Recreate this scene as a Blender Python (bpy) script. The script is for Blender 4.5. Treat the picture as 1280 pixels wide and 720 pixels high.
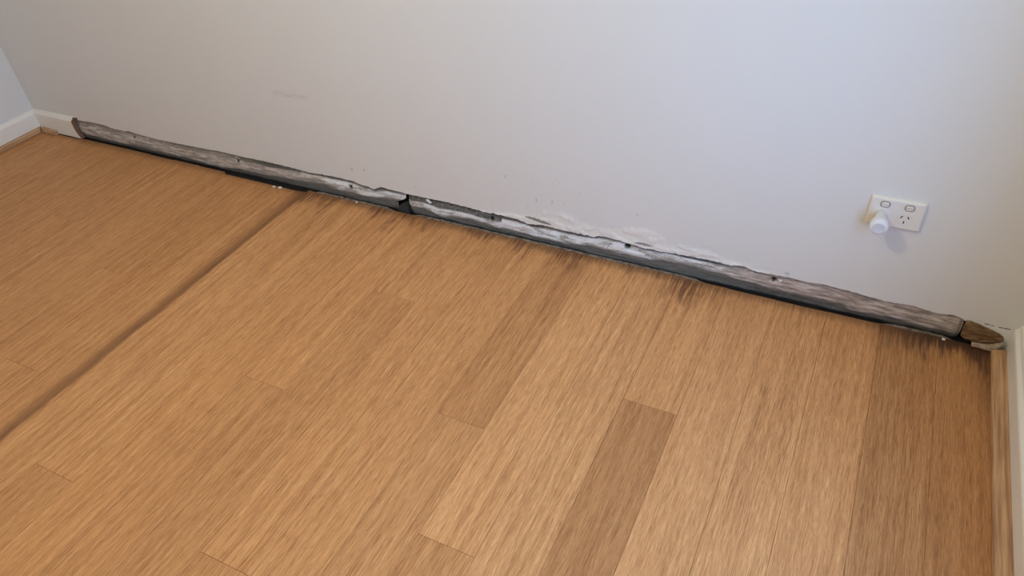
import bpy, bmesh, math, random
from mathutils import Vector, Matrix, noise

for o in list(bpy.data.objects):
    bpy.data.objects.remove(o, do_unlink=True)
SC = bpy.context.scene
COL = SC.collection
random.seed(7)

# ------------------------------------------------------------------ camera
CAM_LOC = (0.33926, -1.64506, 1.34436)
CAM_AXES = ((0.896832, 0.437272, -0.066972), (-0.234029, 0.597458, 0.766990), (0.375397, -0.672188, 0.638154))   # right, up, back
CAM_F = 907.120
cam_data = bpy.data.cameras.new('camera')
cam = bpy.data.objects.new('camera', cam_data)
COL.objects.link(cam)
r_, u_, b_ = (Vector(a) for a in CAM_AXES)
M4 = Matrix((r_, u_, b_)).transposed().to_4x4()
M4.translation = Vector(CAM_LOC)
cam.matrix_world = M4
cam_data.sensor_width = 36.0
cam_data.lens = 36.0 * CAM_F / 1280.0
cam_data.clip_start = 0.02
SC.camera = cam

# ------------------------------------------------------------------ world, lights, exposure
W = bpy.data.worlds.new('world')
SC.world = W
W.use_nodes = True
W.node_tree.nodes['Background'].inputs[0].default_value = (0.75, 0.85, 1.0, 1)
W.node_tree.nodes['Background'].inputs[1].default_value = 0.05

XL, XR, YF, ZC = -2.835, 0.808, -3.55, 2.42          # room extents; the back wall is y = 0
WIN_Y, WIN_Z, WIN_W, WIN_H, REVEAL = -1.14, 0.92, 1.00, 1.10, 0.22  # window in the right wall, behind the camera's right shoulder
ld = bpy.data.lights.new('window_daylight', 'AREA')
ld.shape = 'RECTANGLE'
ld.size = WIN_W
ld.size_y = WIN_H
ld.energy = 33.0
ld.color = (0.26, 0.49, 0.94)
lo = bpy.data.objects.new('window_daylight', ld)
lo.matrix_world = Matrix(((0, 0, 1, XR + REVEAL - .01), (1, 0, 0, WIN_Y), (0, 1, 0, WIN_Z), (0, 0, 0, 1)))
COL.objects.link(lo)
ll = bpy.data.lights.new('ceiling_lamp', 'POINT')
ll.energy = 36.5
ll.shadow_soft_size = 0.055
ll.color = (1.0, 0.895, 0.57)
lo2 = bpy.data.objects.new('ceiling_lamp', ll)
lo2.location = (-0.66, -1.36, 1.95)
COL.objects.link(lo2)

SC.view_settings.view_transform = 'Standard'
SC.view_settings.look = 'None'
SC.view_settings.gamma = 1.0
SC.view_settings.use_curve_mapping = False
SC.view_settings.exposure = 0.0

# ------------------------------------------------------------------ helpers
def srgb(r, g, b):
    f = lambda c: (c / 255 / 12.92) if c / 255 <= 0.04045 else ((c / 255 + 0.055) / 1.055) ** 2.4
    return (f(r), f(g), f(b), 1.0)

def smooth(a, b, v):
    if a == b:
        return 0.0 if v < a else 1.0
    t = max(0.0, min(1.0, (v - a) / (b - a)))
    return t * t * (3 - 2 * t)

def interp(tab, x):
    if x <= tab[0][0]:
        return tab[0][1]
    for (x0, z0), (x1, z1) in zip(tab, tab[1:]):
        if x <= x1:
            t = (x - x0) / (x1 - x0)
            return z0 + (z1 - z0) * t
    return tab[-1][1]

def nz(x, y, z=0.0):
    return noise.noise((x, y, z))          # about -1..1

def fbm(x, y, z=0.0, octv=4):
    return noise.fractal((x, y, z), 1.0, 2.0, octv)

class NT:
    """small node builder"""
    def __init__(self, name):
        self.m = bpy.data.materials.new(name)
        self.m.use_nodes = True
        self.t = self.m.node_tree
        self.bsdf = self.t.nodes['Principled BSDF']
    def _in(self, s, v):
        if hasattr(v, 'is_output'):
            self.t.links.new(v, s)
        elif v is not None:
            s.default_value = v
    def node(self, kind, ins=None, **props):
        n = self.t.nodes.new(kind)
        for k, v in props.items():
            setattr(n, k, v)
        for k, v in (ins or {}).items():
            self._in(n.inputs[k], v)
        return n
    def math(self, op, a, b=None, c=None, clamp=False):
        n = self.node('ShaderNodeMath', {0: a}, operation=op, use_clamp=clamp)
        if b is not None: self._in(n.inputs[1], b)
        if c is not None: self._in(n.inputs[2], c)
        return n.outputs[0]
    def mix(self, f, a, b, blend='MIX'):
        n = self.node('ShaderNodeMix', data_type='RGBA', blend_type=blend)
        self._in(n.inputs[0], f); self._in(n.inputs[6], a); self._in(n.inputs[7], b)
        return n.outputs[2]
    def step(self, v, lo, hi, a=0.0, b=1.0):
        n = self.node('ShaderNodeMapRange', {0: v, 1: lo, 2: hi, 3: a, 4: b}, interpolation_type='SMOOTHSTEP')
        return n.outputs[0]
    def noise(self, vec, scale, detail=2.0, rough=0.5, dim='3D', w=None):
        n = self.node('ShaderNodeTexNoise', {'Vector': vec, 'Scale': scale, 'Detail': detail, 'Roughness': rough}, noise_dimensions=dim)
        if w is not None: self._in(n.inputs['W'], w)
        return n.outputs[0]
    def attr(self, name):
        return self.node('ShaderNodeAttribute', attribute_name=name).outputs['Fac']
    def pos(self):
        return self.node('ShaderNodeNewGeometry').outputs['Position']
    def scale(self, vec, s):
        n = self.node('ShaderNodeVectorMath', {0: vec, 1: s}, operation='MULTIPLY')
        return n.outputs[0]
    def sep(self, vec):
        return self.node('ShaderNodeSeparateXYZ', {0: vec}).outputs
    def bump(self, h, strength, dist=0.002):
        n = self.node('ShaderNodeBump', {'Height': h, 'Strength': strength, 'Distance': dist})
        self.t.links.new(n.outputs[0], self.bsdf.inputs['Normal'])
    def out(self, col=None, rough=None, spec=None):
        if col is not None: self._in(self.bsdf.inputs['Base Color'], col)
        if rough is not None: self._in(self.bsdf.inputs['Roughness'], rough)
        if spec is not None: self._in(self.bsdf.inputs['Specular IOR Level'], spec)
        return self.m

def link(name, bm_or_me, mat, parent=None, smooth_shade=False):
    if isinstance(bm_or_me, bmesh.types.BMesh):
        me = bpy.data.meshes.new(name)
        bmesh.ops.recalc_face_normals(bm_or_me, faces=bm_or_me.faces)
        bm_or_me.to_mesh(me)
        bm_or_me.free()
    else:
        me = bm_or_me
    if mat is not None:
        me.materials.append(mat)
    if smooth_shade:
        for p in me.polygons:
            p.use_smooth = True
    o = bpy.data.objects.new(name, me)
    COL.objects.link(o)
    if parent is not None:
        o.parent = parent
    return o

def tag(o, label=None, cat=None, group=None, kind=None):
    if label: o['label'] = label
    if cat: o['category'] = cat
    if group: o['group'] = group
    if kind: o['kind'] = kind
    return o

def struct(o, label=None):
    o['kind'] = 'structure'
    if label: o['label'] = label
    return o

def empty(name, loc):
    o = bpy.data.objects.new(name, None)
    COL.objects.link(o)
    o.location = loc
    o.empty_display_size = 0.05
    return o

def box(bm, x0, x1, y0, y1, z0, z1, bevel=0.0, seg=2):
    vs = [bm.verts.new(p) for p in ((x0, y0, z0), (x1, y0, z0), (x1, y1, z0), (x0, y1, z0),
                                    (x0, y0, z1), (x1, y0, z1), (x1, y1, z1), (x0, y1, z1))]
    fs = [bm.faces.new([vs[i] for i in f]) for f in ((0, 3, 2, 1), (4, 5, 6, 7), (0, 1, 5, 4), (1, 2, 6, 5), (2, 3, 7, 6), (3, 0, 4, 7))]
    if bevel:
        es = list({e for f in fs for e in f.edges})
        bmesh.ops.bevel(bm, geom=es, offset=bevel, segments=seg, affect='EDGES', profile=0.5)

def sweep(bm, prof, a, b, n=1, wob=None):
    """profile points (out, z) swept between two stations; a and b map (out, z) to 3D"""
    rings = []
    for i in range(n + 1):
        t = i / n
        ring = []
        for j, p in enumerate(prof):
            v = Vector(a(*p)).lerp(Vector(b(*p)), t)
            if wob: v = v + Vector(wob(t, j))
            ring.append(bm.verts.new(v))
        rings.append(ring)
    k = len(prof)
    for r0, r1 in zip(rings, rings[1:]):
        for j in range(k):
            bm.faces.new((r0[j], r0[(j + 1) % k], r1[(j + 1) % k], r1[j]))
    bm.faces.new(rings[0]); bm.faces.new(rings[-1])

def lathe(bm, prof, origin, seg=32):
    """profile (radius, distance out of the wall) turned about the -y axis"""
    rings = []
    for r, d in prof:
        rings.append([bm.verts.new((origin[0] + r * math.cos(2 * math.pi * i / seg), origin[1] - d,
                                    origin[2] + r * math.sin(2 * math.pi * i / seg))) for i in range(seg)])
    for a, b in zip(rings, rings[1:]):
        for i in range(seg):
            bm.faces.new((a[i], a[(i + 1) % seg], b[(i + 1) % seg], b[i]))
    bm.faces.new(rings[0]); bm.faces.new(rings[-1])

# ------------------------------------------------------------------ traced profiles (metres along the wall, height)
TOP = [(-2.569,0.0820), (-2.468,0.0875), (-2.397,0.0866), (-2.355,0.0795), (-2.309,0.0783), (-2.277,0.0784), (-2.266,0.0844), (
    -2.217,0.0798), (-2.165,0.0765), (-2.100,0.0738), (-2.043,0.0752), (-1.978,0.0763), (-1.915,0.0774), (-1.832,0.0789), (-1.790,0.0822), (
    -1.726,0.0815), (-1.653,0.0803), (-1.602,0.0815), (-1.549,0.0818), (-1.501,0.0812), (-1.446,0.0805), (-1.393,0.0781), (-1.358,0.0753), (
    -1.311,0.0782), (-1.269,0.0804), (-1.217,0.0814), (-1.166,0.0807), (-1.128,0.0728), (-1.099,0.0711), (-1.081,0.0638), (-1.047,0.0820), (
    -1.003,0.0789), (-0.971,0.0780), (-0.934,0.0768), (-0.878,0.0767), (-0.838,0.0778), (-0.787,0.0785), (-0.728,0.0766), (-0.670,0.0748), (
    -0.634,0.0713), (-0.622,0.0771), (-0.585,0.0751), (-0.544,0.0745), (-0.517,0.0691), (-0.498,0.0647), (-0.460,0.0710), (-0.422,0.0713), (
    -0.383,0.0692), (-0.344,0.0702), (-0.306,0.0711), (-0.288,0.0698), (-0.273,0.0780), (-0.243,0.0784), (-0.206,0.0792), (-0.191,0.0758), (
    -0.169,0.0744), (-0.145,0.0707), (-0.116,0.0711), (-0.085,0.0707), (-0.051,0.0744), (-0.016,0.0752), (0.018,0.0775), (0.052,0.0769), (
    0.085,0.0777), (0.116,0.0752), (0.124,0.0816), (0.150,0.0820), (0.172,0.0758), (0.214,0.0756), (0.266,0.0782), (0.293,0.0765), (
    0.317,0.0756), (0.356,0.0805), (0.396,0.0776), (0.436,0.0761), (0.475,0.0721), (0.504,0.0703), (0.531,0.0711), (0.576,0.0749), (
    0.596,0.0704), (0.614,0.0685), (0.638,0.0682), (0.657,0.0747), (0.670,0.0723), (0.682,0.0683), (0.688,0.0638), (0.697,0.0574), (
    0.724,0.0546), (0.753,0.0458), (0.772,0.0391), (0.782,0.0321)]
MID = [(-2.595,0.0132), (-2.494,0.0156), (-2.402,0.0097), (-2.355,0.0089), (-2.281,0.0147), (-2.212,0.0144), (-2.103,0.0094), (
    -1.992,0.0122), (-1.910,0.0068), (-1.848,0.0046), (-1.795,0.0046), (-1.702,0.0161), (-1.585,0.0156), (-1.507,0.0213), (-1.432,0.0233), (
    -1.357,0.0288), (-1.302,0.0337), (-1.269,0.0276), (-1.236,0.0216), (-1.183,0.0265), (-1.117,0.0215), (-1.048,0.0335), (-0.982,0.0353), (
    -0.946,0.0243), (-0.889,0.0279), (-0.830,0.0099), (-0.767,0.0217), (-0.707,0.0267), (-0.678,0.0211), (-0.607,0.0170), (-0.569,0.0200), (
    -0.536,0.0161), (-0.481,0.0147), (-0.426,0.0165), (-0.373,0.0152), (-0.294,0.0298), (-0.248,0.0270), (-0.218,0.0233), (-0.169,0.0249), (
    -0.120,0.0236), (-0.073,0.0367), (-0.026,0.0381), (0.039,0.0362), (0.067,0.0325), (0.100,0.0336), (0.134,0.0292), (0.178,0.0251), (
    0.221,0.0239), (0.302,0.0229), (0.347,0.0229), (0.407,0.0224), (0.440,0.0103), (0.469,0.0115), (0.498,0.0126), (0.541,0.0159), (
    0.583,0.0121), (0.621,0.0098), (0.656,0.0138), (0.684,0.0099), (0.693,0.0102)]
STRIP_X0, STRIP_X1 = -2.60, 0.690
HOLES = [(-2.249, .055, .006), (-1.699, .051, .007), (-1.184, .049, .007), (-0.635, .045, .0075), (-0.185, .058, .0085), (0.231, .055, .006)]

# ------------------------------------------------------------------ materials
def mat_paint(name, col, marks=False):
    n = NT(name)
    p = n.pos()
    c = col
    mott = n.noise(p, 3.0, 3.0)
    c = n.mix(n.math('MULTIPLY', n.step(mott, .35, .7), .05), c, (c[0] * .86, c[1] * .84, c[2] * .8, 1))
    if marks:
        f = n.noise(p, 260.0, 3.0, .6)
        patch = n.attr('patch')
        pm = n.math('MULTIPLY', n.step(n.math('ADD', patch, n.math('MULTIPLY', n.math('SUBTRACT', n.noise(p, 60.0, 4.0, .6), .5), .5)), .30, .65), .62)
        c = n.mix(pm, c, srgb(240, 238, 233))
        gr = n.step(n.math('ADD', n.attr('grime_shade'), n.math('MULTIPLY', n.math('SUBTRACT', f, .5), .9)), .35, .75)
        c = n.mix(n.math('MULTIPLY', gr, .85), c, srgb(120, 118, 110))
        sc = n.math('MULTIPLY', n.attr('scuff'), n.step(n.noise(n.scale(p, (30, 1, 400)), 1.0, 2.0), .42, .6))
        c = n.mix(n.math('MULTIPLY', sc, .24), c, srgb(120, 105, 125))
    n.bump(n.noise(p, 420.0, 3.0, .6), 0.06, .001)
    return n.out(c, .55, .35)

def mat_plain(name, col, rough=.45, bump=0.0, scale=200.0, spec=.5):
    n = NT(name)
    p = n.pos()
    c = n.mix(n.math('MULTIPLY', n.step(n.noise(p, scale * .25, 3.0), .4, .75), .12), col, (col[0] * .8, col[1] * .78, col[2] * .75, 1))
    if bump: n.bump(n.noise(p, scale, 3.0), bump, .001)
    return n.out(c, rough, spec)

M_WALL = mat_paint('wall_paint', srgb(226, 225, 223), marks=True)
M_WALL2 = mat_paint('side_wall_paint', srgb(226, 225, 224))
M_CEIL = mat_paint('ceiling_paint', srgb(232, 231, 228))
M_TRIM = mat_plain('gloss_trim_paint', srgb(240, 236, 229), .3, .03)
M_PLAST = mat_plain('switch_plate_plastic', srgb(234, 229, 222), .28)
M_SURR = mat_plain('switch_surround_plastic', srgb(150, 140, 132), .35)
M_PLUG = mat_plain('plug_plastic', srgb(232, 232, 236), .4)
M_SLOT = mat_plain('slot_dark', srgb(40, 34, 30), .6)
M_CHIP = mat_plain('plaster_chip', srgb(226, 222, 214), .8, .3, 900)
M_TEAR = mat_plain('torn_timber_core', srgb(112, 84, 64), .85, .5, 700)

def mat_floor():
    n = NT('strand_bamboo')
    p = n.pos()
    oi = n.node('ShaderNodeObjectInfo')
    rnd = n.math('MULTIPLY', oi.outputs['Random'], 60.0)
    x, y, z = n.sep(p)
    # a slow sideways wander so the strands are not ruler straight
    wan = n.math('MULTIPLY', n.math('SUBTRACT', n.noise(n.scale(p, (9, 7, 1)), 1.0, 2.0, .5, '4D', rnd), .5), .008)
    comb = n.node('ShaderNodeCombineXYZ', {0: n.math('ADD', x, wan), 1: y, 2: 0.0}).outputs[0]
    g1 = n.noise(n.scale(comb, (95, 2.6, 1)), 1.0, 3.0, .6, '4D', rnd)      # broad strands
    g2 = n.noise(n.scale(comb, (620, 24.0, 1)), 1.0, 3.0, .65, '4D', rnd)   # fibres
    g3 = n.noise(n.scale(comb, (700, 46.0, 1)), 1.0, 2.0, .6, '4D', n.math('ADD', rnd, 9.0))  # short dark fibre ends
    g4 = n.noise(n.scale(comb, (560, 38.0, 1)), 1.0, 2.0, .6, '4D', n.math('ADD', rnd, 19.0)) # pale fibres
    ramp = n.node('ShaderNodeValToRGB', {0: n.math('ADD', n.math('MULTIPLY', g1, .36), n.math('MULTIPLY', g2, .64))})
    e = ramp.color_ramp.elements
    e[0].position = .33; e[0].color = srgb(*FLOOR_D)
    e[1].position = .67; e[1].color = srgb(*FLOOR_L)
    mid = e.new(.5); mid.color = srgb(*FLOOR_M)
    c = ramp.outputs[0]
    c = n.mix(n.math('MULTIPLY', n.step(g3, .56, .70), .48), c, srgb(122, 76, 42))
    c = n.mix(n.math('MULTIPLY', n.step(g4, .56, .72), .34), c, srgb(226, 186, 138))
    g5 = n.noise(n.scale(comb, (430, 4.5, 1)), 1.0, 2.0, .6, '4D', n.math('ADD', rnd, 31.0)) # long thin dark strands
    c = n.mix(n.math('MULTIPLY', n.step(g5, .60, .72), .45), c, srgb(128, 82, 46))
    c = n.mix(1.0, c, oi.outputs['Color'], 'MULTIPLY')
    # --- water stains on the timber, plus painted shade at the lifted joint
    streak = n.noise(n.scale(comb, (120, 7.0, 1)), 1.0, 3.0, .65)
    blot = n.noise(n.scale(p, (7, 5, 1)), 1.0, 3.0, .6)
    # 1 dark band down the lifted joint: stain and left-slope shade in one colour
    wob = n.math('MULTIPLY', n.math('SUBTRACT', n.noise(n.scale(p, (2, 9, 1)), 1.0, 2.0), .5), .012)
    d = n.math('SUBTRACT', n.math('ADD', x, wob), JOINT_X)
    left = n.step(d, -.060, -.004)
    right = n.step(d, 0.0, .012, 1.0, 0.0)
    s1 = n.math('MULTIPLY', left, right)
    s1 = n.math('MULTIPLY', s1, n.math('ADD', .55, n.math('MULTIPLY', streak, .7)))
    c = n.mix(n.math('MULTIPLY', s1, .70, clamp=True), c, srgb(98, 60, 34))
    # 2 reddish damp streaks along the wall
    reach = n.math('MULTIPLY', n.step(blot, .30, .75), .20)
    edge = n.math('ADD', n.math('ADD', y, .015), reach)                      # positive within reach of the wall
    xr = n.math('MULTIPLY', n.step(x, -1.62, -1.30), n.step(x, .0, .22, 1.0, 0.0))
    s2 = n.math('MULTIPLY', n.step(edge, 0.0, .11), n.step(streak, .36, .62))
    s2 = n.math('MULTIPLY', s2, xr)
    c = n.mix(n.math('MULTIPLY', s2, .75), c, srgb(84, 44, 34))
    # 3 dark damp corner at the right, and a thin grimy rim everywhere
    r3 = n.math('ADD', y, n.math('ADD', n.math('MULTIPLY', n.step(streak, .3, .7), .085), n.math('MULTIPLY', n.step(blot, .2, .8), .07)))
    s3 = n.math('MULTIPLY', n.step(r3, -.035, .055), n.step(x, .44, .64))
    c = n.mix(n.math('MULTIPLY', s3, .86, clamp=True), c, srgb(58, 42, 40))
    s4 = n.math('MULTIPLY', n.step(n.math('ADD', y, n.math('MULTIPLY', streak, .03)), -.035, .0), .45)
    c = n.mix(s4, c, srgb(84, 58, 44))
    s5 = n.math('MULTIPLY', n.step(x, .700, .758), n.step(y, -.34, -.02))
    c = n.mix(n.math('MULTIPLY', s5, .55), c, srgb(84, 50, 36))
    n.bump(n.math('ADD', n.math('MULTIPLY', g2, .6), n.math('MULTIPLY', g3, .4)), .12, .0015)
    return n.out(c, n.math('ADD', .46, n.math('MULTIPLY', g2, .14)), .3)

JOINT_X = -1.370
FLOOR_D, FLOOR_M, FLOOR_L = (144, 94, 53), (197, 140, 88), (226, 171, 115)
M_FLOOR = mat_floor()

def mat_scotia():
    n = NT('scotia_timber')
    p = n.pos()
    g = n.noise(n.scale(p, (120, 5, 120)), 1.0, 3.0, .6)
    c = n.mix(n.step(g, .35, .68), srgb(160, 118, 82), srgb(206, 164, 122))
    n.bump(g, .08, .001)
    return n.out(c, .42)
M_SCOTIA = mat_scotia()

def mat_render():
    n = NT('bare_mouldy_render')
    p = n.pos()
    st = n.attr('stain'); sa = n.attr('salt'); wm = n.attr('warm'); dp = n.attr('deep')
    lay = n.noise(n.scale(p, (18, 60, 120)), 1.0, 6.0, .7)
    f = n.noise(n.scale(p, (90, 150, 190)), 1.0, 6.0, .7)
    fine = n.noise(p, 520.0, 4.0, .65)
    mott = n.math('ADD', n.math('MULTIPLY', f, .55), n.math('MULTIPLY', lay, .45))
    c = n.mix(n.step(lay, .36, .64), srgb(160, 155, 147), srgb(226, 221, 213))
    c = n.mix(n.math('MULTIPLY', wm, .85), c, n.mix(n.step(lay, .36, .64), srgb(146, 130, 118), srgb(216, 198, 186)))
    saw = n.step(n.math('ADD', sa, n.math('MULTIPLY', n.math('SUBTRACT', mott, .5), 3.4)), .40, .85)
    c = n.mix(n.math('MULTIPLY', saw, .92), c, srgb(244, 246, 248))
    mo = n.step(n.math('ADD', st, n.math('MULTIPLY', n.math('SUBTRACT', mott, .5), 2.0)), .22, .95)
    dark = n.mix(n.step(f, .36, .64), srgb(46, 46, 41), srgb(122, 121, 112))
    c = n.mix(n.math('MULTIPLY', mo, .92), c, dark)
    c = n.mix(n.math('MULTIPLY', n.step(fine, .58, .68), .45), c, srgb(66, 62, 56))
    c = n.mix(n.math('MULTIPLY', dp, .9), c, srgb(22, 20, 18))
    n.bump(n.math('ADD', n.math('MULTIPLY', f, .65), n.math('MULTIPLY', fine, .35)), .7, .004)
    return n.out(c, .92, .15)
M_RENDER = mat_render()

def mat_wood(name, a, b, bump=.5):
    n = NT(name)
    p = n.pos()
    g = n.noise(n.scale(p, (40, 60, 160)), 1.0, 5.0, .65)
    c = n.mix(n.step(g, .34, .68), a, b)
    n.bump(g, bump, .003)
    return n.out(c, .85, .2)
M_ROT = mat_wood('rotted_timber', srgb(92, 70, 48), srgb(140, 110, 80))
M_SPLIT = mat_wood('split_timber', srgb(160, 138, 118), srgb(206, 186, 166))
M_SUB = mat_plain('dark_subfloor', srgb(24, 21, 19), .95, .4, 90)
M_DIRT = mat_wood('gap_dirt', srgb(92, 84, 76), srgb(158, 144, 128), .7)

# ------------------------------------------------------------------ floor: subfloor slab and single boards
bm = bmesh.new()
box(bm, XL - .02, XR + .02, YF - .02, .06, -.075, -.0155)
floor = struct(link('floor', bm, M_SUB), 'room floor laid with strand bamboo boards over a dark subfloor')

EDGES = [.6485, .514, .3817, .249, .117, -.016, -.1495, -.283, -.4145, -.546, -.682, -.818, -.950, -1.088, -1.226, JOINT_X]
while EDGES[-1] > XL + .15:
    EDGES.append(EDGES[-1] - .1338)
EDGES = [.7905] + EDGES + [XL + .004]
# butt joints per row (distance from the back wall) and board tone per piece, nearest the wall first
JOINTS = {4: [-.86], 5: [-.506], 7: [-1.02], 8: [-.721], 10: [-1.24], 11: [-.388], 12: [-.81], 14: [-1.23],
          17: [-1.02], 18: [-.62], 20: [-1.30], 21: [-.46], 23: [-.95], 24: [-.30], 26: [-.7], 3: [-1.7], 6: [-2.1], 9: [-1.95], 13: [-2.2], 15: [-1.9], 16: [-2.05]}
JOINTS[4] = [-1.55]
TONES = {0: [.80], 1: [.80], 2: [1.0, .96], 3: [1.02, .95], 4: [1.05, 1.0], 5: [1.05, .78], 6: [1.06, .96], 7: [1.09, .93], 8: [.89, .95],
         9: [1.0, .93], 10: [1.0, .93], 11: [1.02, .94], 12: [1.02, .94], 13: [1.0, 1.0], 14: [1.02, .97], 15: [1.0, 1.0], 16: [.97, .97]}  # own tones with light worked in: paler by the wall, darker near camera
GAP = 0.0002
def board_mesh(x0, x1, y0, y1, lift0, lift1, cup):
    """one board: bevelled top edges, edges lifted where the floor has buckled"""
    bv, th = .0006, .0150
    xs = [x0, x0 + bv, x0 + .006, x0 + .014, x0 + .03, x0 + .052, (x0 + x1) / 2, x1 - .052, x1 - .03, x1 - .014, x1 - .006, x1 - bv, x1]
    def zt(x):
        a = lift0 * max(0.0, 1 - (x - x0) / .055) ** 1.6 + lift1 * max(0.0, 1 - (x1 - x) / .055) ** 1.6
        t = (x - (x0 + x1) / 2) / ((x1 - x0) / 2)
        return a + cup * t * t
    bm = bmesh.new()
    rows = []
    for (y, dz) in ((y1, -.0006), (y1 - bv, 0), (y0 + bv, 0), (y0, -.0006)):
        rows.append([bm.verts.new((x, y, min(zt(x), .02) + (dz if dz else (-.0006 if i in (0, len(xs) - 1) else 0)))) for i, x in enumerate(xs)])
    for a, b in zip(rows, rows[1:]):
        for i in range(len(xs) - 1):
            bm.faces.new((a[i], a[i + 1], b[i + 1], b[i]))
    # sides and underside
    lo = [bm.verts.new((x, y, -th)) for x, y in ((x0, y1), (x1, y1), (x1, y0), (x0, y0))]
    bm.faces.new([lo[1], lo[0]] + rows[0])
    bm.faces.new([lo[3], lo[2]] + rows[3][::-1])
    bm.faces.new([lo[0], lo[3]] + [r[0] for r in rows[::-1]])
    bm.faces.new([lo[2], lo[1]] + [r[-1] for r in rows])
    bm.faces.new((lo[0], lo[1], lo[2], lo[3]))
    me = bpy.data.meshes.new('floor_board')
    bmesh.ops.recalc_face_normals(bm, faces=bm.faces)
    bm.to_mesh(me); bm.free()
    return me

for k in range(len(EDGES) - 1):
    x1, x0 = EDGES[k] - GAP, EDGES[k + 1] + GAP
    if x1 - x0 < .02:
        continue
    xm = (x0 + x1) / 2
    yend = -.009 + random.uniform(-.0015, .0015)
    if -1.77 < xm < -1.37: yend = -.021
    elif -1.37 < xm < .1: yend = -.0065 + random.uniform(-.001, .001)
    elif xm > .5: yend = -.006
    elif xm < -2.58: yend = -.016
    js = JOINTS.get(k, [random.uniform(-2.6, -1.8)])
    ys = [yend] + js + [YF + .004]
    tone = TONES.get(k, [random.uniform(.93, 1.0) for _ in ys])
    l0 = .0045 if abs(x0 - JOINT_X) < .003 else 0.0
    l1 = .0045 if abs(x1 - JOINT_X) < .003 else 0.0
    for i in range(len(ys) - 1):
        cup = .0004 + random.uniform(0, .0004) if i == 0 else .0003
        me = board_mesh(x0, x1, ys[i + 1] + GAP, ys[i] - GAP, l0, l1, cup)
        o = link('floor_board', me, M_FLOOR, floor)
        t = tone[min(i, len(tone) - 1)]
        h = random.uniform(-.015, .015)
        o.color = (t * (1 + h * .4), t ** 1.18 * (1 - h * .2), t ** 1.4 * (1 - h), 1)

# ------------------------------------------------------------------ back wall: painted plaster with a torn lower edge
def wall_bottom(x):
    if x < -2.585: return 0.0
    if x > .776: return max(-.012, .036 - (x - .776) * 9.0)
    return interp(TOP, x) + .0016 * nz(x * 90, 3.1) + .0010 * nz(x * 260, 7.7)

PATCH = [(-.70, .075), (-.60, .082), (-.50, .100), (-.44, .120), (-.39, .128), (-.30, .108), (-.235, .112), (-.172, .138), (-.11, .140), (-.07, .108), (0.0, .100), (.05, .108), (.126, .092), (.17, .082), (.24, .076)]
_r = random.Random(5)
FLAKE_SHADES = [(_r.gauss(-.42, .13), _r.uniform(.15, .24), _r.uniform(.004, .008)) for _ in range(26)]  # small dark marks painted as the shadows of paint flakes
def patch_val(x, z):
    if x < -.70 or x > .24: return 0.0
    top = interp(PATCH, x) + .008 * fbm(x * 35, z * 35, 4.0)
    return smooth(top + .004, top - .004, z)

rows_s = [0, .0012, .003, .005, .0075, .010, .013, .016, .020, .024, .028, .033, .038, .043, .048, .054, .060, .067, .075, .084, .095, .105, .112, .119, .126, .133, .140, .147, .154, .161, .168, .176, .19, .22, .27, .277, .282, .286, .290, .295, .30, .31, .33, .42, .55, .75, 1.0, 1.4, 1.9]
nx = 1050
verts, faces, patch, grime_shade, scuff = [], [], [], [], []
xs = [XL + (XR - XL) * i / nx for i in range(nx + 1)]
nr = len(rows_s) + 2
for x in xs:
    b = wall_bottom(x)
    lipc = (.35 + .65 * smooth(-1.4, -.9, x)) * (1 - .5 * smooth(.2, .4, x)) if -2.58 < x < .79 else 0
    verts.append((x, .020, b + .0012)); patch.append(0); grime_shade.append(.6); scuff.append(0)
    for s in rows_s + [None]:
        z = ZC if s is None else b + s
        s_ = 9 if s is None else s
        y = 0.0
        flare = lipc * (.0016 * max(0, fbm(x * 45, s_ * 20, 1.0, 3) + .35)) * math.exp(-s_ / .010)
        y -= flare
        pv = patch_val(x, z) if s_ < .12 else 0.0
        if pv > 0:
            terr = fbm(x * 26, z * 46, 9.0, 4)
            y -= pv * (.0011 * smooth(-.02, .06, terr) + .0009 * smooth(.22, .28, terr) + .0005)
        if s_ < .12 and -1.15 < x < .3:
            y -= .0007 * smooth(.25, .4, fbm(x * 60, z * 90, 2.0, 3)) * smooth(.12, .03, s_)
        lip = .55 * smooth(.007 + .004 * nz(x * 40, 5.5), .001, s_) if -2.58 < x < .69 else 0  # bare plaster rim, whitened to paint in the lip's highlight
        cream = .62 * smooth(.690, .705, x) * smooth(.080, .066, z)
        verts.append((x, y, z)); patch.append(max(.62 * pv, lip, cream))
        g = .55 * smooth(.003, .0, s_) * lipc
        g = max(g, .95 * smooth(.055, .035, math.hypot(x + .468, (z - .0855 - (x + .468) * -.12) * 7.5)) if s_ < .05 else 0)
        g = max(g, .8 * smooth(.042, .02, math.hypot(x + .135, (z - .0835) * 7)) if s_ < .05 else 0)
        for gx, gz, gr in ((-1.154, .127, .011), (-1.103, .135, .009), (-.905, .112, .007), (-.50, .135, .008), (-.395, .149, .006), (.262, .088, .012), *FLAKE_SHADES):
            g = max(g, .52 * smooth(gr, gr * .4, math.hypot(x - gx, z - gz)))
        grime_shade.append(g)
        scuff.append(1.0 * smooth(.09, .05, abs(x + 1.34)) * smooth(.012, .004, abs(z - .367)))
for i in range(nx):
    a, b = i * nr, (i + 1) * nr
    for j in range(nr - 1):
        faces.append((a + j, b + j, b + j + 1, a + j + 1))
me = bpy.data.meshes.new('wall_back')
me.from_pydata(verts, [], faces)
for nm, dat in (('patch', patch), ('grime_shade', grime_shade), ('scuff', scuff)):
    at = me.attributes.new(nm, 'FLOAT', 'POINT')
    at.data.foreach_set('value', dat)
me.update()
wall_back = struct(link('wall_back', me, M_WALL, smooth_shade=False), 'off-white painted back wall with a torn lower plaster edge')
for p in me.polygons: p.use_smooth = True

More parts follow.
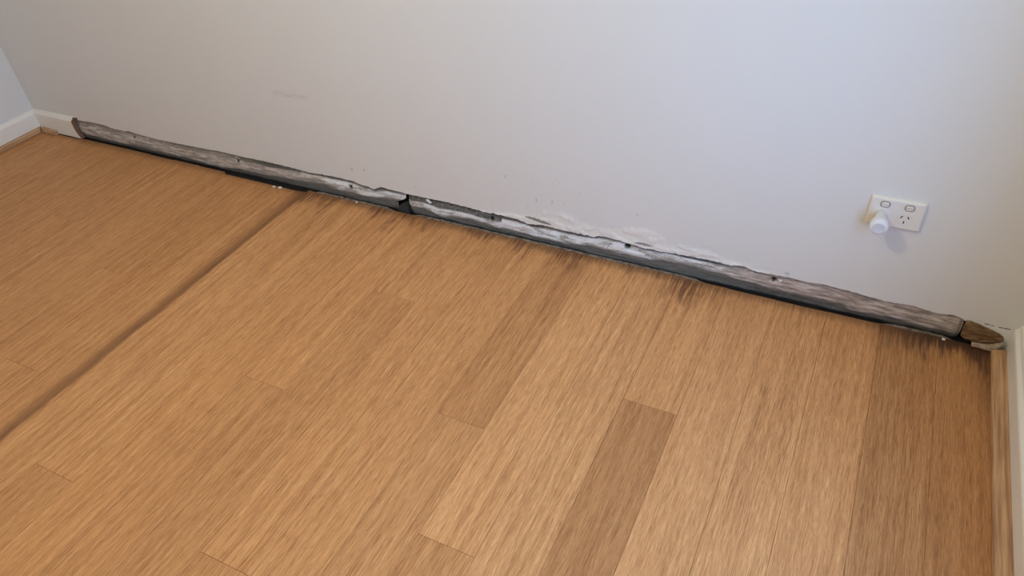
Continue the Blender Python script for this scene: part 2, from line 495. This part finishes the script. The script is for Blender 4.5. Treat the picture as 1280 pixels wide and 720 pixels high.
# bare render behind the missing skirting: two lengths either side of the dark notch
def render_strip(x0, x1, name, notch=0.0):
    n = max(8, int((x1 - x0) / .0032))
    nv = 30
    verts, faces, st, sa, wm, dpv = [], [], [], [], [], []
    for i in range(n + 1):
        x = x0 + (x1 - x0) * i / n
        t = interp(TOP, x)
        if x < -2.56: t = .083
        m = interp(MID, x) if x < .69 else .012
        salt_x = smooth(-1.40, -1.15, x) * smooth(.16, .06, x) * .95 + .30 * smooth(-2.5, -1.9, x) * smooth(.5, .1, x)
        warm_x = max(smooth(.05, .22, x), .55 * smooth(-1.15, -1.6, x))
        endt = min(x - x0, x1 - x)
        for j in range(nv + 1):
            v = j / nv
            z = -.0145 + (t + .012 + .0145) * v
            # recess behind the paint; a rounded belly that falls away below
            y = .0078
            rel = (z - m) / max(.01, t - m)
            y -= .0030 * math.exp(-((rel - .35) / .38) ** 2)
            y += .0060 * smooth(m + .006, -.012, z)
            y += .0028 * smooth(.80, 1.0, rel)
            y += .0022 * fbm(x * 28, z * 60, 3.0, 4) + .0014 * fbm(x * 11, z * 150, 13.0, 3)
            ledge = smooth(.0, .12, fbm(x * 14, z * 38, 21.0, 4))
            y += .0024 * ledge * smooth(.35, .75, rel)
            hole = 0.0
            for hx, hz, hr in HOLES:
                d = math.hypot(x - hx, z - hz) / hr
                if d < 1.6:
                    hole = max(hole, smooth(1.3, .6, d))
            y += .014 * hole
            edge = smooth(.012, 0.0, endt)
            y += .006 * edge if (x0 > -2.5 or x > -1.0) else 0
            xx = x
            if notch > 0 and x > x1 - .08: xx += (x - x1 + .08) / .08 * notch * smooth(.026, .052, z)
            verts.append((xx, max(y, .0012), z))
            # mould: a damp band at the foot, a broken dark band under the torn edge, blotches between
            wand = .004 * fbm(x * 20, 2.0, 41.0, 3)
            s = .80 * smooth(m + .013 + wand, m - .004 + wand, z)
            right = smooth(.05, .3, x)
            wide = .24 + .24 * max(0, nz(x * 3.3, 9.1) + .3) + (.20 if -.95 < x < -.60 else 0) + (.06 if x < -1.4 else 0)
            topv = (.88 + .45 * nz(x * 6.0, 1.7) + (.3 if -.97 < x < -.45 else 0)) * (1 - .75 * right) * (1 - .45 * smooth(-1.5, -1.9, x))
            s = max(s, topv * smooth(1 - wide - .16, 1 - wide + .10, rel))
            s = max(s, (.50 - .35 * right) * (1 - .75 * smooth(-1.3, -1.8, x)) * smooth(.02, .35, fbm(x * 10, z * 46, 31.0, 4)))
            s = max(s, .30 * (1 - .6 * smooth(-1.3, -2.0, x)) * smooth(-.1, .3, fbm(x * 30, z * 70, 37.0, 3)) * (1 - .5 * right))
            s = max(s, hole * 1.6)
            st.append(s)
            dpv.append(max(smooth(.0005, -.007, z), .9 * smooth(.5, 1.0, hole)))  # floor gap and hole pits blackened, their shade put into the colour
            w = salt_x * smooth(m + .000, m + .010, z) * smooth(.95, .60, rel)
            w *= .42 + .55 * smooth(-.25, .25, fbm(x * 9, z * 30, 51.0, 4))
            for cx, cz, cr in ((-1.700, .066, .022), (-.620, .052, .022), (.247, .057, .010), (-2.17, .064, .014), (-2.08, .062, .012)):
                w = max(w, .95 * smooth(cr, cr * .5, math.hypot(x - cx, (z - cz) * 2.2)))
            sa.append(min(w, 1.0) * (1 - min(1, hole * 1.5)))
            wm.append(warm_x)
    for i in range(n):
        a, b = i * (nv + 1), (i + 1) * (nv + 1)
        for j in range(nv):
            faces.append((a + j, b + j, b + j + 1, a + j + 1))
    # back and closed ends, so the length is a solid slab
    base = len(verts)
    for x in (x0, x1):
        for z in (-.0145, interp(TOP, x) + .012):
            verts.append((x, .030, z)); st.append(1); sa.append(0); wm.append(0); dpv.append(1)
    L = [j for j in range(nv + 1)]
    Rr = [n * (nv + 1) + j for j in range(nv + 1)]
    faces.append([base, base + 1] + L[::-1])
    faces.append([base + 3, base + 2] + Rr)
    faces.append((base, base + 2, base + 3, base + 1))
    me = bpy.data.meshes.new(name)
    me.from_pydata(verts, [], faces)
    for nm, dat in (('stain', st), ('salt', sa), ('warm', wm), ('deep', dpv)):
        at = me.attributes.new(nm, 'FLOAT', 'POINT')
        at.data.foreach_set('value', dat)
    me.update()
    o = link(name, me, M_RENDER, wall_back, smooth_shade=True)
    return o
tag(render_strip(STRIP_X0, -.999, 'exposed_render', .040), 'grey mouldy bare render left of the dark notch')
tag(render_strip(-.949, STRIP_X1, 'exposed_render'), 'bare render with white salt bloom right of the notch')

# dark notch: ground behind the missing piece
bm = bmesh.new()
box(bm, XL, XR, .032, .06, -.0155, .12)
tag(link('wall_core', bm, M_SUB, wall_back), 'dark core of the wall seen through the notch')
bm = bmesh.new()
pts = [(-.997, -.0140), (-.957, -.0140), (-.955, .010), (-.958, .026), (-.964, .032), (-.984, .022), (-.994, .008)]
fr = [bm.verts.new((x, .0045 + .002 * nz(x * 200, z * 200), z)) for x, z in pts]
bk = [bm.verts.new((x, .0300, z)) for x, z in pts]
bm.faces.new(fr); bm.faces.new(bk[::-1])
for i in range(len(pts)):
    bm.faces.new((fr[i], fr[(i + 1) % len(pts)], bk[(i + 1) % len(pts)], bk[i]))
tag(link('notch_packer', bm, mat_plain('black_packer', srgb(56, 54, 50), .9, .5, 500), wall_back), 'black packing piece wedged in the notch')

# grit and dirt packed into the floor gap along the middle and right
def dirt(x0, x1, seed, h):
    n = int((x1 - x0) / .004)
    verts, faces = [], []
    for i in range(n + 1):
        x = x0 + (x1 - x0) * i / n
        e = smooth(0, .05, x - x0) * smooth(0, .05, x1 - x)
        for j in range(5):
            v = j / 4
            y = -.0064 + .0100 * v
            z = -.010 + e * (.0088 + h * (.3 + .7 * v) + .0022 * nz(x * 70, v * 3, seed) + .0012 * nz(x * 220, v * 5, seed))
            verts.append((x, y, z))
    for i in range(n):
        for j in range(4):
            a = i * 5 + j
            faces.append((a, a + 5, a + 6, a + 1))
    me = bpy.data.meshes.new('gap_dirt')
    me.from_pydata(verts, [], faces)
    o = link('gap_dirt', me, M_DIRT, wall_back, True)
    o['kind'] = 'stuff'
    return o
dirt(-1.372, -.999, 1.0, .0012)
dirt(-.950, .06, 2.0, .0012)
dirt(.50, .70, 3.0, .0010)

# loose white paint chip hanging from the torn edge
def flake(name, cx, cy, cz, sx, sy, sz, seed, mat, parent=None):
    rnd = random.Random(seed)
    bm = bmesh.new()
    bmesh.ops.create_icosphere(bm, subdivisions=1, radius=1.0)
    for v in bm.verts:
        k = rnd.uniform(.7, 1.15)
        v.co = Vector((v.co.x * sx * k, v.co.y * sy * k, v.co.z * sz * k))
    me = bpy.data.meshes.new(name)
    bmesh.ops.recalc_face_normals(bm, faces=bm.faces)
    bm.to_mesh(me); bm.free()
    o = link(name, me, mat, parent)
    o.location = (cx, cy, cz)
    return o
fl = flake('paint_flake', -.862, -.001, .067, .012, .0035, .0075, 3, M_CHIP, wall_back)
fl.rotation_euler = (0, .6, 0)
tag(fl, 'bright white flake under the torn edge')
# dark cracks at the old skirting line, right corner (recessed slits in the paint filler)
for xa, xb, z in ((.7295, .7405, .0685), (.7435, .7500, .0680), (.7600, .7690, .0672), (.7710, .7850, .0680)):
    bm = bmesh.new()
    box(bm, xa, xb, -.0006, .004, z - .0009, z + .0009)
    link('filler_crack', bm, M_SLOT, wall_back)

# ------------------------------------------------------------------ other walls, ceiling, window (out of frame, they bounce the light)
bm = bmesh.new(); box(bm, XL - .10, XL, YF, .06, -.0155, ZC)
struct(link('wall_left', bm, M_WALL2), 'pale bluish white side wall at the far left corner')
bm = bmesh.new()
ya, yb, za, zb = WIN_Y - WIN_W / 2, WIN_Y + WIN_W / 2, WIN_Z - WIN_H / 2, WIN_Z + WIN_H / 2
box(bm, XR, XR + REVEAL + .05, YF, ya, -.0155, ZC)
box(bm, XR, XR + REVEAL + .05, yb, .06, -.0155, ZC)
box(bm, XR, XR + REVEAL + .05, ya, yb, -.0155, za)
box(bm, XR, XR + REVEAL + .05, ya, yb, zb, ZC)
struct(link('wall_right', bm, M_WALL2), 'off-white right side wall holding the window')
bm = bmesh.new(); box(bm, XL - .1, XR + .1, YF - .10, YF, -.0155, ZC)
struct(link('wall_front', bm, M_WALL2), 'off-white wall behind the camera')
bm = bmesh.new(); box(bm, XL - .1, XR + .1, YF - .1, .06, ZC, ZC + .08)
struct(link('ceiling', bm, M_CEIL), 'flat white ceiling')
bm = bmesh.new()
for a in ((XR + REVEAL, XR + REVEAL + .04, ya, ya + .04, za, zb), (XR + REVEAL, XR + REVEAL + .04, yb - .04, yb, za, zb),
          (XR + REVEAL, XR + REVEAL + .04, ya + .04, yb - .04, za, za + .04), (XR + REVEAL, XR + REVEAL + .04, ya + .04, yb - .04, zb - .04, zb)):
    box(bm, *a)
win = struct(link('window_1', bm, M_TRIM), 'white framed window in the right wall')
n = NT('window_glass'); n.bsdf.inputs['Transmission Weight'].default_value = 1.0; n.out((.95, .97, 1, 1), .02)
bm = bmesh.new(); box(bm, XR + REVEAL + .016, XR + REVEAL + .022, ya + .04, yb - .04, za + .04, zb - .04)
link('pane', bm, n.m, win)

# ------------------------------------------------------------------ skirtings and scotia beads
SK = [(0, .074), (0, .05), (0, .025), (0, 0.0), (.014, 0.0), (.014, .015), (.014, .030), (.014, .045), (.014, .060), (.014, .074), (.0125, .079), (.006, .086), (.004, .091), (0, .092)]
SCO = [(0, 0), (.020, 0), (.020, .004), (.0185, .0095), (.0145, .015), (.0085, .0188), (.003, .020), (0, .020)]
bm = bmesh.new()
sweep(bm, SK, lambda o, z: (XL + o, -.0005 - o * 0, z + .0006), lambda o, z: (XL + o, YF + .001, z + .0006))
struct(link('baseboard_left', bm, M_TRIM), 'white skirting along the left side wall')
bm = bmesh.new()
sweep(bm, SCO, lambda o, z: (XL + .0142 + o, -.0150 - o, z + .0006), lambda o, z: (XL + .0142 + o, YF + .001, z + .0006))
struct(link('trim_1', bm, M_SCOTIA), 'tan timber scotia bead along the left skirting')
# right
bm = bmesh.new()
SKR = [(0, 0.0), (.016, 0.0), (.016, .066), (.0145, .071), (.008, .078), (.005, .087), (0, .089)]
sweep(bm, SKR, lambda o, z: (XR - o, -.0006, z + .0006), lambda o, z: (XR - o, YF + .001, z + .0006))
struct(link('baseboard_right', bm, M_TRIM), 'cream white skirting along the right side wall')
bm = bmesh.new()
SCR = [(0, 0), (.030, 0), (.030, .006), (.0285, .010), (.023, .014), (.010, .0175), (.003, .019), (0, .019)]
sweep(bm, SCR, lambda o, z: (XR - .0162 - o, -.0225, z + .0012), lambda o, z: (XR - .0162 - o, YF + .001, z + .0012))
sc = struct(link('trim_3', bm, M_SCOTIA), 'tan timber scotia bead along the right skirting')
bm = bmesh.new()
lathe(bm, [(.0022, 0), (.0022, .0006)], (.7720, -.075, .0150), 10)
bmesh.ops.rotate(bm, verts=bm.verts, cent=(.7720, -.075, .0150), matrix=Matrix.Rotation(-math.pi / 2, 3, 'X'))
link('nail_hole', bm, M_SLOT, sc)
# back: short torn remnant in the left corner
bm = bmesh.new()
xt = -2.577
n_ = 14
rings = []
for i in range(n_ + 1):
    t = i / n_
    ring = []
    for o_, z in SK:
        zr = z / .092
        end = xt + .010 * (1 - zr) - .013 * math.sin(math.pi * min(1, zr)) + ((.004 + .020 * zr) if o_ < .003 else 0) + .002 * nz(z * 90, o_ * 300)
        x = (XL + .0145) + (end - XL - .0145) * t
        ring.append(bm.verts.new((x, -.0006 - o_ * (1 + .15 * max(0, t - .7)), z + .0035 + .0)))
    rings.append(ring)
k = len(SK)
for r0, r1 in zip(rings, rings[1:]):
    for j in range(k):
        bm.faces.new((r0[j], r0[(j + 1) % k], r1[(j + 1) % k], r1[j]))
bm.faces.new(rings[0])
endf = bm.faces.new([bm.verts.new(v.co + Vector((.0004, 0, 0))) for v in rings[-1]])
rem = link('baseboard_back', bm, M_TRIM)
rem.data.materials.append(M_TEAR)
rem.data.polygons[len(rem.data.polygons) - 1].material_index = 1
struct(rem, 'short white skirting remnant with a torn end in the left corner')
bm = bmesh.new()
sweep(bm, [(o * .85, z * .95) for o, z in SCO], lambda o, z: (XL + .0350, -.0152 - o, z + .0012), lambda o, z: (-2.715 + o * .15, -.0152 - o, z + .0012))
struct(link('trim_2', bm, M_SCOTIA), 'short stub of scotia bead under the skirting remnant')

# ------------------------------------------------------------------ rotted timber end left in the right corner
tim = empty('timber_offcut', (.735, -.012, .002))
tag(tim, 'brown rotted timber offcut wedged in the right corner below the wall', 'timber')
def slab(name, pts, yf, yb, mat, rough, parent, seed, inner=6):
    """a split piece of timber: outline in the wall's plane, rough rounded front"""
    bm = bmesh.new()
    n = len(pts)
    cx = sum(p[0] for p in pts) / n; cz = sum(p[1] for p in pts) / n
    # subdivide the outline
    P = []
    for i in range(n):
        a, b = pts[i], pts[(i + 1) % n]
        for q in range(3):
            t = q / 3
            P.append((a[0] + (b[0] - a[0]) * t + rough * .3 * nz(i * 1.7 + q, seed), a[1] + (b[1] - a[1]) * t + rough * .3 * nz(i * 2.1 + q, seed + 5)))
    rings = []
    for s, dep in ((1.0, yb), (1.0, yf + .0035), (.93, yf + .0012), (.75, yf), (.5, yf), (.25, yf - .0006)):
        rings.append([bm.verts.new((cx + (p[0] - cx) * s, dep + (rough * fbm(p[0] * 60 * s, p[1] * 150 * s, seed, 3) if s < 1 else 0), cz + (p[1] - cz) * s)) for p in P])
    m = len(P)
    for a, b in zip(rings, rings[1:]):
        for i in range(m):
            bm.faces.new((a[i], a[(i + 1) % m], b[(i + 1) % m], b[i]))
    bm.faces.new(rings[0])
    c = bm.verts.new((cx, yf - .0006, cz))
    for i in range(m):
        bm.faces.new((rings[-1][i], rings[-1][(i + 1) % m], c))
    for v in bm.verts:
        v.co -= Vector(parent.location)
    return link(name, bm, mat, parent)
TIM = [(.690, .0665), (.7000, .0690), (.7212, .0640), (.7495, .0553), (.7685, .0486), (.7782, .0417), (.7800, .0360), (.7640, .0225), (.7422, .0140), (.7218, .0120), (.7007, .0165), (.6910, .0232), (.6900, .0428)]
slab('rotted_body', TIM, -.0130, -.0012, M_ROT, .0022, tim, 2.0)
SLV = [(.7190, .0112), (.7402, .0125), (.7600, .0190), (.7785, .0330), (.7800, .0280), (.7748, .0150), (.7690, .0040), (.7440, .0024), (.7200, .0050)]
tag(slab('split_edge', SLV, -.0210, -.0012, M_SPLIT, .0016, tim, 8.0), 'pale freshly split lower edge')

# ------------------------------------------------------------------ plaster chips on the floor
c1 = flake('plaster_chip', -1.485, -.029, .0032, .0095, .0060, .0032, 11, M_CHIP)
tag(c1, 'white plaster chip on the board edge beside the widest black gap', 'plaster chip', 'plaster chips by the wall')
c2 = flake('plaster_chip', -1.512, -.031, .0026, .0075, .0050, .0026, 12, M_CHIP)
tag(c2, 'smaller flat plaster chip just left of the one at the black gap', 'plaster chip', 'plaster chips by the wall')
c3 = flake('plaster_chip', .659, -.014, .0030, .0050, .0040, .0030, 13, M_CHIP)
tag(c3, 'tiny white plaster chip on dark stained boards near the right corner', 'plaster chip', 'plaster chips by the wall')
c4 = flake('plaster_chip', -1.158, -.011, .0026, .0048, .0040, .0026, 14, M_CHIP)
tag(c4, 'tiny pale plaster chip on the floor edge left of the dark notch', 'plaster chip', 'plaster chips by the wall')

# ------------------------------------------------------------------ double power outlet
SX, SZ = .4658, .3335
out = empty('power_outlet', (SX, 0, SZ - .038))
tag(out, 'white double power outlet with two rocker switches on the back wall', 'outlet')
oz = Vector(out.location)
def local(bm):
    for v in bm.verts: v.co -= oz
    return bm
bm = bmesh.new()
# plate with sloped rim: back outline, front outline
def rrect(w, h, r, y, cx=SX, cz=SZ, seg=5):
    pts = []
    for (sx, sz, a0) in ((1, 1, 0), (-1, 1, 90), (-1, -1, 180), (1, -1, 270)):
        for q in range(seg + 1):
            a = math.radians(a0 + 90 * q / seg)
            pts.append((cx + sx * (w / 2 - r) + r * math.cos(a), y, cz + sz * (h / 2 - r) + r * math.sin(a)))
    return pts
def loft(bm, loops, cap0=True, cap1=True):
    R_ = [[bm.verts.new(p) for p in l] for l in loops]
    m = len(R_[0])
    for a, b in zip(R_, R_[1:]):
        for i in range(m):
            bm.faces.new((a[i], a[(i + 1) % m], b[(i + 1) % m], b[i]))
    if cap0: bm.faces.new(R_[0])
    if cap1: bm.faces.new(R_[-1])
loft(bm, [rrect(.118, .077, .004, -.0002), rrect(.118, .077, .004, -.0045), rrect(.1165, .0755, .004, -.0075), rrect(.112, .071, .004, -.0098), rrect(.109, .068, .0035, -.0102)])
link('face_plate', local(bm), M_PLAST, out)
for cx in (-.0265, .0255):
    bm = bmesh.new()
    loft(bm, [rrect(.0215, .0170, .0065, -.0100, SX + cx, SZ + .0225), rrect(.0215, .0170, .0065, -.0108, SX + cx, SZ + .0225),
              rrect(.0190, .0145, .0055, -.0108, SX + cx, SZ + .0225), rrect(.0185, .0140, .0055, -.0104, SX + cx, SZ + .0225)])
    sur = link('switch_surround', local(bm), M_SURR, out)
    bm = bmesh.new()
    loft(bm, [rrect(.0165, .0120, .0035, -.0102, SX + cx, SZ + .0225), rrect(.0165, .0120, .0035, -.0118, SX + cx, SZ + .0225),
              [(p[0], p[1] - (.0028 if p[2] > SZ + .0225 else .0), p[2]) for p in rrect(.0145, .0100, .003, -.0125, SX + cx, SZ + .0225)]])
    link('rocker', local(bm), M_PLAST, sur)
# visible right-hand socket face with three slots
bm = bmesh.new()
lathe(bm, [(.0175, 0), (.0175, .0006), (.0165, .0009), (.0160, .0004), (.0150, .0004)], (SX + .0215, -.0100, SZ - .0085), 32)
sf = link('socket_face', local(bm), M_PLAST, out)
for dx, dz, ang in ((-.0072, .0050, -32), (.0072, .0050, 32), (0, -.0085, 0)):
    bm = bmesh.new()
    vert = (dz < 0)
    box(bm, -.0011, .0011, -.0004, .0004, -.0036, .0036)
    bmesh.ops.rotate(bm, verts=bm.verts, cent=(0, 0, 0), matrix=Matrix.Rotation(math.radians(-ang if not vert else 0), 3, 'Y'))
    bmesh.ops.translate(bm, verts=bm.verts, vec=(SX + .0215 + dx, -.0107, SZ - .0085 + dz))
    link('pin_slot', local(bm), M_SLOT, sf)

# white round plug in the left socket
plug = empty('plug_in_unit', (SX - .029, -.0103, SZ - .0075))
tag(plug, 'round white plug in unit flaring out of the left outlet socket', 'plug')
po = Vector(plug.location)
bm = bmesh.new()
lathe(bm, [(.0118, 0.0), (.0122, .006), (.0125, .014), (.0140, .022), (.0172, .031), (.0198, .040), (.0205, .047), (.0203, .052), (.0192, .0565), (.0172, .0585), (.0140, .0592), (.0132, .0592)], po, 40)
for v in bm.verts: v.co -= po
link('body', bm, M_PLUG, plug, True)
bm = bmesh.new()
lathe(bm, [(.0132, .0585), (.0132, .0598), (.0124, .0604), (.0112, .0599), (.0060, .0595), (.0020, .0594)], po, 40)
for v in bm.verts: v.co -= po
tag(link('end_disc', bm, mat_plain('plug_disc', srgb(214, 216, 224), .35), plug, True), 'greyer round disc on the end')
